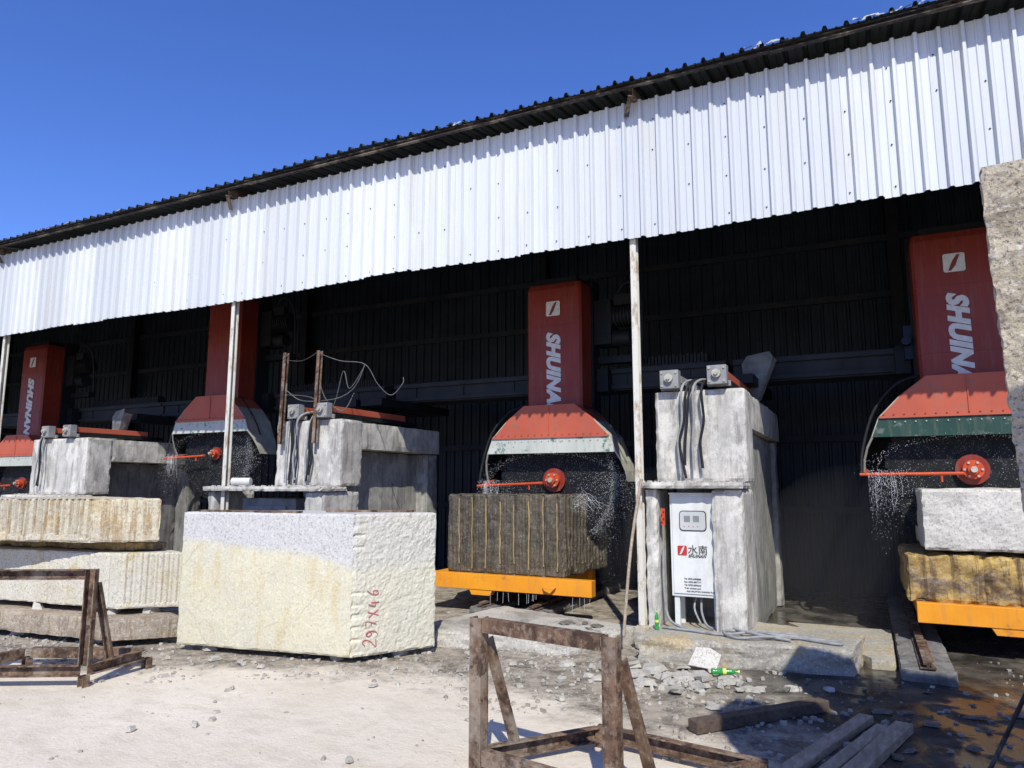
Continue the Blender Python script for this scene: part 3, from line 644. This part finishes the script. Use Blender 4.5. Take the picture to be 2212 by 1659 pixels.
G2=[[(0,.8),(.4,1),(.8,.8),(.6,.4),(0,0),(1,.05)]];G9=[[(.9,.75),(.5,1),(.1,.75),(.5,.5),(.9,.75),(.8,.2),(.3,0)]];G7=[[(0,1),(1,.95),(.4,0)],[(.2,.5),(.9,.5)]];GX=[[(.1,.8),(.9,.1)],[(.9,.85),(.1,.05)]];G4=[[(.5,1),(.1,.4),(1,.4)],[(.75,.75),(.7,0)]];G6=[[(.8,1),(.2,.5),(.3,.05),(.8,.1),(.8,.45),(.3,.4)]]
mb=MB();o_=Vector((*B,0))+dd*.24+n1*.008
for k,strokes in enumerate([G2,G9,G7,GX,G4,G6]):
    sk=U(-.3,.3);gs=U(.85,1.2);off=U(-.02,.02)
    for st in strokes:
        mb.tube([o_+Vector((0,0,1))*(.14+k*.092+(x+sk*y)*.058*gs)-dd*(off+(y+sk*.6)*.115*gs)+n1*U(-.003,.002) for x,y in st],.0042,6)
mb.obj('handwritten_number',M['chalk'],bb)
for p0,p1,w,h in (((-6.15,5.25,1.376),(-5.0,5.42,1.376),.10,.02),((-4.9,5.7,1.378),(-4.1,6.05,1.378),.08,.022)):
    mb=MB();mb.bar(p0,p1,w,h);mb.obj('wood_strip',M['rust'],label='thin reddish strip lying on large pale block',cat='wood strip',group='wood strips')
for x,y in ((-6.0,5.3),(-4.6,5.6),(-4.2,6.0),(-5.6,5.8)):
    mb=MB();mb.rock((x,y,.035),.13,.09,.07);mb.obj('spacer_stone',M['shard'],label='small stone propping up the large block',cat='stone',group='spacer stones')
def gr_ridge(i,s,t,L,Hh):
    if i==1:
        d=abs((s/.05)%1-.5)*.05;return .016*max(0,1-d/.014)*(1 if t>.04 else 0)
    if i==0 and s>L-1.2:
        d=abs((s/.3)%1-.5)*.3;return .014*max(0,1-d/.03)
    return .008*max(0,noise.noise(Vector((s*3,t*.6,1))))
def gr_drill(i,s,t,L,Hh):
    if i==0 and s>L-1.6:
        d=abs((s/.075)%1-.5)*.075;return .042*max(0,1-d/.024)*(1 if t/Hh>.15+.25*noise.noise(Vector((s*5,0,0))) else 0)
    return 0
rough_block('stone_block',[(-9.5,4.62),(-6.97,4.90),(-6.50,5.36),(-9.2,6.2)],.07,.285,M['gbrown'],res=.035,amp=.008,fr=4,edge=.006,label='flat grey brown stone slab at bottom of stack',cat='stone block',group='stacked yellowish stone blocks')
rough_block('stone_block',[(-9.5,4.80),(-7.10,5.05),(-6.66,5.47),(-9.2,6.2)],.35,.92,M['gwy'],res=.018,amp=.005,fr=3,edge=.006,groove=gr_ridge,label='cream granite block with fine vertical ridges in stack',cat='stone block',group='stacked yellowish stone blocks')
rough_block('stone_block',[(-9.5,5.0),(-7.2,5.22),(-6.95,5.5),(-9.2,6.1)],.925,1.02,M['ggold'],res=.05,amp=.012,fr=4,label='thin orange brown slab between two blocks',cat='stone block',group='stacked yellowish stone blocks')
rough_block('stone_block',[(-9.5,4.30),(-7.42,4.90),(-6.84,5.30),(-9.0,6.0)],1.035,1.49,M['gyellow'],res=.016,amp=.008,fr=6,groove=gr_drill,label='yellow granite block with drill grooves on top of stack',cat='stone block',group='stacked yellowish stone blocks')
for x,y,z,s in ((-7.3,5.15,.318,.14),(-8.3,4.95,.318,.14),(-6.95,5.35,.318,.12),(-7.3,5.1,.03,.16),(-8.5,4.95,.03,.16)):
    mb=MB();mb.rock((x,y,z),s,s*.6,.07);mb.obj('spacer_stone',M['shard'],label='small spacer stone between stacked slabs',cat='stone',group='spacer stones')
def gslab(i,s,t,L,Hh): return .022*noise.noise(Vector((s*3,t*9,i)))+.012*noise.noise(Vector((s*16,t*16,i)))
rough_block('stone_slab',[(-4.4,6.38),(-2.70,6.66),(-2.26,7.55),(-4.1,8.05)],-.01,.165,M['gslab'],res=.025,amp=.003,fr=4,topamp=.0015,edge=.005,groove=gslab,label='long rough granite slab lying in front of trolley',cat='stone slab')
rough_block('stone_slab',[(-2.02,6.74),(-.19,7.06),(-.10,7.80),(-2.02,8.2)],-.01,.23,M['gslabw'],res=.025,amp=.003,fr=4,topamp=.0015,edge=.005,groove=gslab,label='muddy granite slab in front of control cabinet',cat='stone slab')
rough_block('stone_slab',[(-.06,7.42),(.14,7.45),(.14,8.9),(-.9,8.9)],-.01,.10,M['gslabw'],res=.06,amp=.004,fr=3,edge=.004,label='low muddy slab beside the trolley rail',cat='stone slab')
rough_block('stone_slab',[(-2.20,7.20),(-2.03,7.21),(-2.03,7.5),(-2.20,7.5)],.0,.23,M['gslabw'],res=.05,amp=.004,label='narrow stone footing under the shed post',cat='stone slab')
def ln(r):
    r.x+=.03*max(0,3.0-r.z) if r.x<1.2 else 0
    return r
def gch(i,s,t,L,Hh): return .012*noise.noise(Vector((s*14,t*14,i)))+.010*noise.noise(Vector((s*30,t*30,i)))
rough_block('stone_block',[(.595,4.0),(2.0,3.82),(2.05,4.25),(.66,4.32)],.0,3.20,M['grough'],res=.025,amp=.005,fr=5,lean=ln,edge=.005,groove=gch,label='tall rough speckled granite slab standing upright',cat='stone block')
rough_block('stone_block',[(1.0,1.9),(1.8,1.85),(1.85,2.5),(1.05,2.5)],.0,2.70,M['grough'],res=.08,amp=.01,fr=5,edge=.012,label='unseen granite block added to hold up the shadow caster',cat='stone block')  # off-view support, added together with the shadow-casting block above
rough_block('stone_block',[(.52,2.0),(1.7,1.95),(1.75,2.45),(.62,2.5)],2.70,3.80,M['grough'],res=.08,amp=.01,fr=5,edge=.012,label='unseen overhanging granite block added to cast ground shadow',cat='stone block')  # off-view block, added and placed for its shadow on the yard

# ------------------------------------------------------------ racks
def rack(A,B,Cc,Dd,h,bz,lab,feet=False):
    A,B,Cc,Dd=[Vector((*p,0)) for p in (A,B,Cc,Dd)];cen=(A+B+Cc+Dd)/4
    e=empty('steel_rack',cen,lab,'steel rack',group='rusty slab racks')
    z=Vector((0,0,1));ab=(B-A).normalized();ad=(Dd-A).normalized()
    mb=MB();mb.chan(A+z*(h-.04)+ab*.05,B+z*(h-.04)-ab*.05,.06,.072,(0,0,1),.009);mb.obj('top_bar',M['rust'],e,bevel=.002)
    for P in (A,B):
        mb=MB();mb.chan(P+z*(bz if feet else 0),P+z*h,.07,.075,ab,.009,-1);mb.bar(P+z*bz+ad*.05,P+z*h+ad*.05,.035,.009,ab);mb.obj('upright',M['rust'],e,bevel=.002)
        mb=MB();mb.chan(P+z*(h-.12)+ad*.06,P+ad*.24+z*(bz),.045,.045,ab,.007);mb.obj('brace',M['rust'],e,bevel=.002)
    for P,Q in ((A,B),(B,Cc),(Cc,Dd),(Dd,A)):
        mb=MB();d=(Q-P).normalized()*.045;mb.chan(P+d+z*(bz-.04),Q-d+z*(bz-.04),.055,.08,(0,0,1),.009);mb.obj('base_beam',M['rust'],e,bevel=.002)
    if feet:
        for P in (A,B,Cc,Dd):
            mb=MB();mb.chan(P,P+z*(bz-.08),.06,.06,(1,0,0),.009);mb.obj('foot',M['rust'],e)
    else:
        for P in (Cc,Dd):
            mb=MB();mb.box(P.x-.04,P.x+.04,P.y-.04,P.y+.04,0,bz);mb.obj('foot',M['rust'],e)
rack((-2.13,3.86),(-1.25,3.70),(-.63,4.40),(-1.6,4.55),.86,.12,'rusty steel slab rack with two uprights on dusty ground')
rack((-5.86,3.92),(-6.9,3.35),(-6.95,4.1),(-5.93,4.55),.94,.17,'small rusty steel rack on feet beside stone stack',True)
def timber(p0,p1,w,h,mat,lab):
    mb=MB();mb.bar(p0,p1,w,h);mb.obj('timber_beam',mat,label=lab,cat='timber',group='timbers lying on the ground',bevel=.006)
timber((-.60,4.25,.028),(-.10,5.80,.028),.095,.05,M['wood'],'weathered timber plank lying on wet ground')
timber((-.47,4.1,.028),(.0,5.62,.028),.085,.045,M['wood'],'weathered timber plank lying on wet ground')
timber((-.36,4.0,.033),(.13,5.70,.033),.11,.06,M['wood'],'weathered timber plank lying on wet ground')
timber((-1.14,5.03,.045),(-.38,5.96,.04),.10,.08,M['wooddark'],'dark timber beam lying in shadow')
mb=MB();mb.tube([(-2.24,7.02,.17),(-2.16,7.06,1.0),(-2.05,7.12,1.70)],.016,8);mb.obj('wooden_stick',M['wood'],label='thin wooden stick leaning on shed post',cat='stick')
mb=MB();mb.tube([(.52,5.10,0.0),(.70,5.16,.35),(.95,5.22,.85)],.012,8);mb.obj('steel_rod',M['rustdark'],label='thin dark steel rod standing in wet mud',cat='rod')
mb=MB();z=.247
mb.tube([(x,y+.10,zz) for x,y,zz in [(-1.9,7.1,z),(-1.6,7.05,z),(-1.3,7.0,z),(-1.05,7.12,z+.02),(-.8,7.2,z),(-.5,7.08,z),(-.3,7.03,z),(-.32,7.12,z),(-.6,7.14,z),(-.9,6.98,z+.02),(-1.15,6.9,z),(-1.3,7.05,z+.02),(-1.1,7.2,z+.01),(-.85,7.05,z+.03),(-.55,7.2,z),(-.75,7.3,z),(-1.2,7.3,z),(-1.2,7.15,z+.03),(-1.0,7.05,z+.02),(-.7,7.0,z)]],.0135,8)
mb.obj('water_hose',M['hose'],label='grey hose lying in loops on muddy slab',cat='hose')
def bottle(loc,ax,lab,s=1):
    e=empty('plastic_bottle',loc,lab,'bottle');a=Vector(ax).normalized();p=Vector(loc)
    mb=MB();prof=[(0,.02),(.01,.034),(.06,.026),(.11,.033),(.16,.030),(.20,.026),(.235,.013),(.26,.013)]
    for (d0,r0),(d1,r1) in zip(prof,prof[1:]): mb.cyl(p+a*d0*s,p+a*d1*s,r0*s,16,0,r1*s)
    mb.obj('body',M['bottle'],e)
    mb=MB();mb.cyl(p+a*.115*s,p+a*.15*s,.0342*s,16);mb.obj('bottle_label',M['label'],e)
    mb=MB();mb.cyl(p+a*.26*s,p+a*.28*s,.016*s,12);mb.obj('cap',M['label'],e)
bottle((-1.30,6.50,.05),(1,.25,.03),'crushed green plastic drink bottle lying on rubble',.85)
bottle((-1.93,7.12,.23),(0,0,1),'green plastic bottle standing near the cabinet',.65)
# ------------------------------------------------------------ rubble
def inzone(x,y):
    lim=5.1+.42*min(x+4.0,0)-.38*max(x+2.5,0)
    return y-lim
def onslab(x,y): return (-4.4<x<-2.25 and y>6.35+.17*(x+4.4)) or (-2.05<x<-.1 and y>6.72+.17*(x+2)) or (-.1<x<.6 and y>7.05)
mb=MB();cnt=0
while cnt<5000:
    x=U(-9,1.6);y=U(2.6,8.2);d=inzone(x,y)+noise.noise(Vector((x*1.3,y*1.3,0)))*.5
    if d<0 and R()>.05: continue
    if d>1.6 and R()<.5: continue
    if x>-.6 and R()<.6: continue
    if onslab(x,y): continue
    if noise.noise(Vector((x*2.2,y*2.2,5)))<-.12 and R()<.7: continue
    s=.005+.034*R()**3.4
    mb.rock((x,y,s*.25),s,s*U(.5,1),s*U(.4,.8));cnt+=1
mb.obj('gravel',M['rubble'],origin=(0,0,0),label='loose crushed stone scattered over the yard',kind='stuff')
def shard(x,y,z,s,h,tilt,lab='flat broken stone shard lying on the ground',mat='shard'):
    m=MB();m.rock((0,0,0),s,s*U(.4,.8),h);rot=Matrix.Rotation(tilt,3,Vector((U(-1,1),U(-1,1),0)).normalized())
    m.v=[rot@v+Vector((x,y,z)) for v in m.v]
    m.obj('stone_shard',M[mat],label=lab,cat='stone shard',group='broken stone shards')
P=[(-1.36,6.4,.17),(-1.5,6.3,.15),(-1.8,6.45,.19),(-1.62,6.2,.13),(-1.3,6.1,.12),(-1.45,5.9,.12),(-1.75,6.0,.13),(-1.1,6.35,.11),(-1.9,6.25,.13),(-2.0,6.5,.14),(-2.2,6.35,.11),(-2.5,5.65,.06),(-2.4,5.8,.07),(-5.6,5.02,.08),(-5.3,5.05,.05),(-4.54,3.39,.05),(-4.23,3.65,.045),(-2.87,3.61,.04),(-4.7,4.4,.03),(-2.2,5.3,.05),(-1.9,5.5,.07),(-3.3,5.8,.06),(-3.0,6.1,.06),(-3.5,6.2,.07),(-2.55,6.3,.09),(-1.1,5.6,.08),(-.9,5.9,.07),(-1.0,6.15,.07),(-2.1,5.1,.035),(-6.4,4.5,.06),(-5.0,5.0,.05)]
for x,y,s in P: shard(x,y,.015+s*.12,s,.02+s*.16,U(-.25,.25))
for x,y,s in ((.3,5.9,.08),(.6,6.2,.1),(.9,6.4,.09),(.5,5.5,.07),(0.0,6.05,.08),(-.7,6.3,.09),(-.5,6.1,.06)): shard(x,y,.012+s*.08,s,.012+s*.08,U(-.2,.2),'dark wet stone shard lying in muddy water','wetshard')
m=MB();m.add([(-.13,-.012,0),(.12,-.012,.01),(.14,-.012,.15),(.03,-.012,.19),(-.09,-.012,.17),(-.13,.012,0),(.12,.012,.01),(.14,.012,.15),(.03,.012,.19),(-.09,.012,.17)],[(0,1,2,3,4),(9,8,7,6,5),(0,5,6,1),(1,6,7,2),(2,7,8,3),(3,8,9,4),(4,9,5,0)]);m.v=[Matrix.Rotation(-.5,3,'X')@Matrix.Rotation(.12,3,'Y')@v+Vector((-1.40,6.64,.03)) for v in m.v]
m.obj('stone_tile',M['gwhite'],label='pale broken stone tile propped on rubble',cat='stone tile',bevel=.004)
for i in range(80):
    s=.02+.075*R()**2;shard(random.gauss(-1.6,.42),min(6.65,random.gauss(6.2,.28)),.02,s,U(.015,.04),U(-.35,.35))
for i in range(50):
    s=.015+.045*R()**2;x=U(-6,-2.2);shard(x,5.45+.42*min(x+4,0)+U(-.5,.7),.012,s,U(.01,.03),U(-.3,.3))
for i in range(36):
    s=.02+.06*R()**2;shard(U(-.9,1.3),U(5.0,6.8),.010,s,U(.008,.018),U(-.2,.2),'dark wet stone shard lying in muddy water','wetshard')
for i in range(12): shard(U(-3.5,-2.6),U(6.9,7.5),.175,U(.05,.11),.014,U(-.05,.05),'thin dark stone shard lying on granite slab','wetshard')
# ------------------------------------------------------------ spray
mb=MB()
def spray(X,hz,n):
    for i in range(n):
        t=U(-.2,3.3);rr=.9+abs(random.gauss(0,.08));mb.ico((X+rr*math.cos(t),U(8.75,8.95),hz+rr*math.sin(t)*.4-.02),U(.0015,.0035))
    for i in range(n*3):
        x=X-1.0+abs(random.gauss(0,.22));mb.ico((x,U(8.6,9.0),hz-abs(random.gauss(0,.3))),U(.001,.0038))
        x=X+.85+random.gauss(0,.22);mb.ico((x,U(8.5,9.1),hz+.1-abs(random.gauss(0,.5))),U(.001,.0038))
        th=U(-.9,.5);rr=.84+abs(random.gauss(0,.06));mb.ico((X+rr*math.cos(th),U(8.85,9.0),hz+rr*math.sin(th)),U(.001,.0034))
    for i in range(n*2):
        a=U(0,6.28);r=U(.2,.9);mb.ico((X+r*math.cos(a),8.98,hz+r*math.sin(a)),U(.001,.0025))
    for i in range(14):
        x=X-.95+abs(random.gauss(0,.12));z=hz-U(.0,.1);L=U(.1,.4)
        mb.tube([(x,8.75,z),(x+U(-.02,.03),8.75,z-L*.5),(x+U(-.05,.06),8.75,z-L)],U(.0006,.0014),4)
spray(-3.80,1.70,500);spray(1.02,1.80,420);spray(-10.28,2.18,400);spray(-16,1.66,100)
for i in range(9):
    x=-3.32+U(-.03,.05);z=1.40+U(-.08,.05);a=U(.15,.5);b=U(-.02,.12)
    mb.tube([(x,8.5,z),(x+a*.5,8.45,z+b),(x+a,8.4,z+b-U(.02,.2))],U(.0006,.0013),5)
    for k in range(50):
        f=R();mb.ico((x+a*f+U(-.03,.03),8.42,z+b*math.sin(f*3)-.15*f*f+U(-.06,.06)),U(.001,.003))
for i in range(14):
    x=-3.9+U(-.5,.9);mb.tube([(x,8.19,.3),(x+U(-.01,.01),8.19,U(.12,.25))],.0012,5)
mb.obj('water_spray',M['water'],origin=(0,0,0),label='fine water droplets spraying around the saw blades',kind='stuff')
vm=bpy.data.materials.new('water_mist');vm.use_nodes=True;nn=vm.node_tree.nodes;nn.clear()
vs_=nn.new('ShaderNodeVolumeScatter');vs_.inputs['Density'].default_value=.045;vs_.inputs['Anisotropy'].default_value=.2;vo=nn.new('ShaderNodeOutputMaterial');vm.node_tree.links.new(vs_.outputs[0],vo.inputs['Volume'])
for c,r in (((-.1,9.7,.75),(1.25,1.7,1.15)),((-2.5,9.6,.8),(.8,1.5,1.1))):
    m=MB();n=20;k=12;vs=[];fs=[]
    for i in range(k+1):
        for j in range(n):
            a=math.pi*i/k;b=2*math.pi*j/n;vs.append((c[0]+r[0]*math.sin(a)*math.cos(b),c[1]+r[1]*math.sin(a)*math.sin(b),max(.01,c[2]+r[2]*math.cos(a))))
    for i in range(k):
        for j in range(n): fs.append((i*n+j,(i+1)*n+j,(i+1)*n+(j+1)%n,i*n+(j+1)%n))
    m.add(vs,fs);m.obj('water_mist',vm,label='thin sunlit water mist drifting in the saw bay',kind='stuff')

# ------------------------------------------------------------ light, world, camera
sd=Vector((-.48,1,-1.1)).normalized()
sl=bpy.data.lights.new('sun','SUN');sl.energy=5.0;sl.angle=math.radians(.5);sl.color=(1,.965,.88)
so=bpy.data.objects.new('sun',sl);COL.objects.link(so);so.rotation_euler=sd.to_track_quat('-Z','Y').to_euler();so.location=(10,-15,20)
el=math.asin(-sd.z);az=math.atan2(-sd.x,-sd.y)
w=bpy.data.worlds.new('World');SC.world=w;w.use_nodes=True;nt=w.node_tree
sk=nt.nodes.new('ShaderNodeTexSky');sk.sky_type='NISHITA';sk.sun_disc=False;sk.sun_elevation=el;sk.sun_rotation=az
sk.air_density=1.0;sk.dust_density=.2;sk.ozone_density=4.0;sk.altitude=300
hs=nt.nodes.new('ShaderNodeHueSaturation');hs.inputs['Saturation'].default_value=1.16;hs.inputs['Value'].default_value=1.0
mx=nt.nodes.new('ShaderNodeMix');mx.data_type='RGBA';mx.blend_type='MULTIPLY';mx.inputs[0].default_value=1;mx.inputs[7].default_value=(1.16,1.10,1.60,1)
nt.links.new(sk.outputs[0],hs.inputs['Color']);nt.links.new(hs.outputs[0],mx.inputs[6])
bg=nt.nodes['Background'];nt.links.new(mx.outputs[2],bg.inputs[0]);bg.inputs[1].default_value=.125
cd=bpy.data.cameras.new('camera');cd.sensor_width=36;cd.lens=36*1534/2212;cd.clip_end=2000;cd.clip_start=.05
co=bpy.data.objects.new('camera',cd);COL.objects.link(co);co.location=(0,0,1.65)
co.rotation_euler=(math.radians(98),0,math.radians(26.3));SC.camera=co
SC.view_settings.view_transform='Standard';SC.view_settings.look='None';SC.view_settings.exposure=0
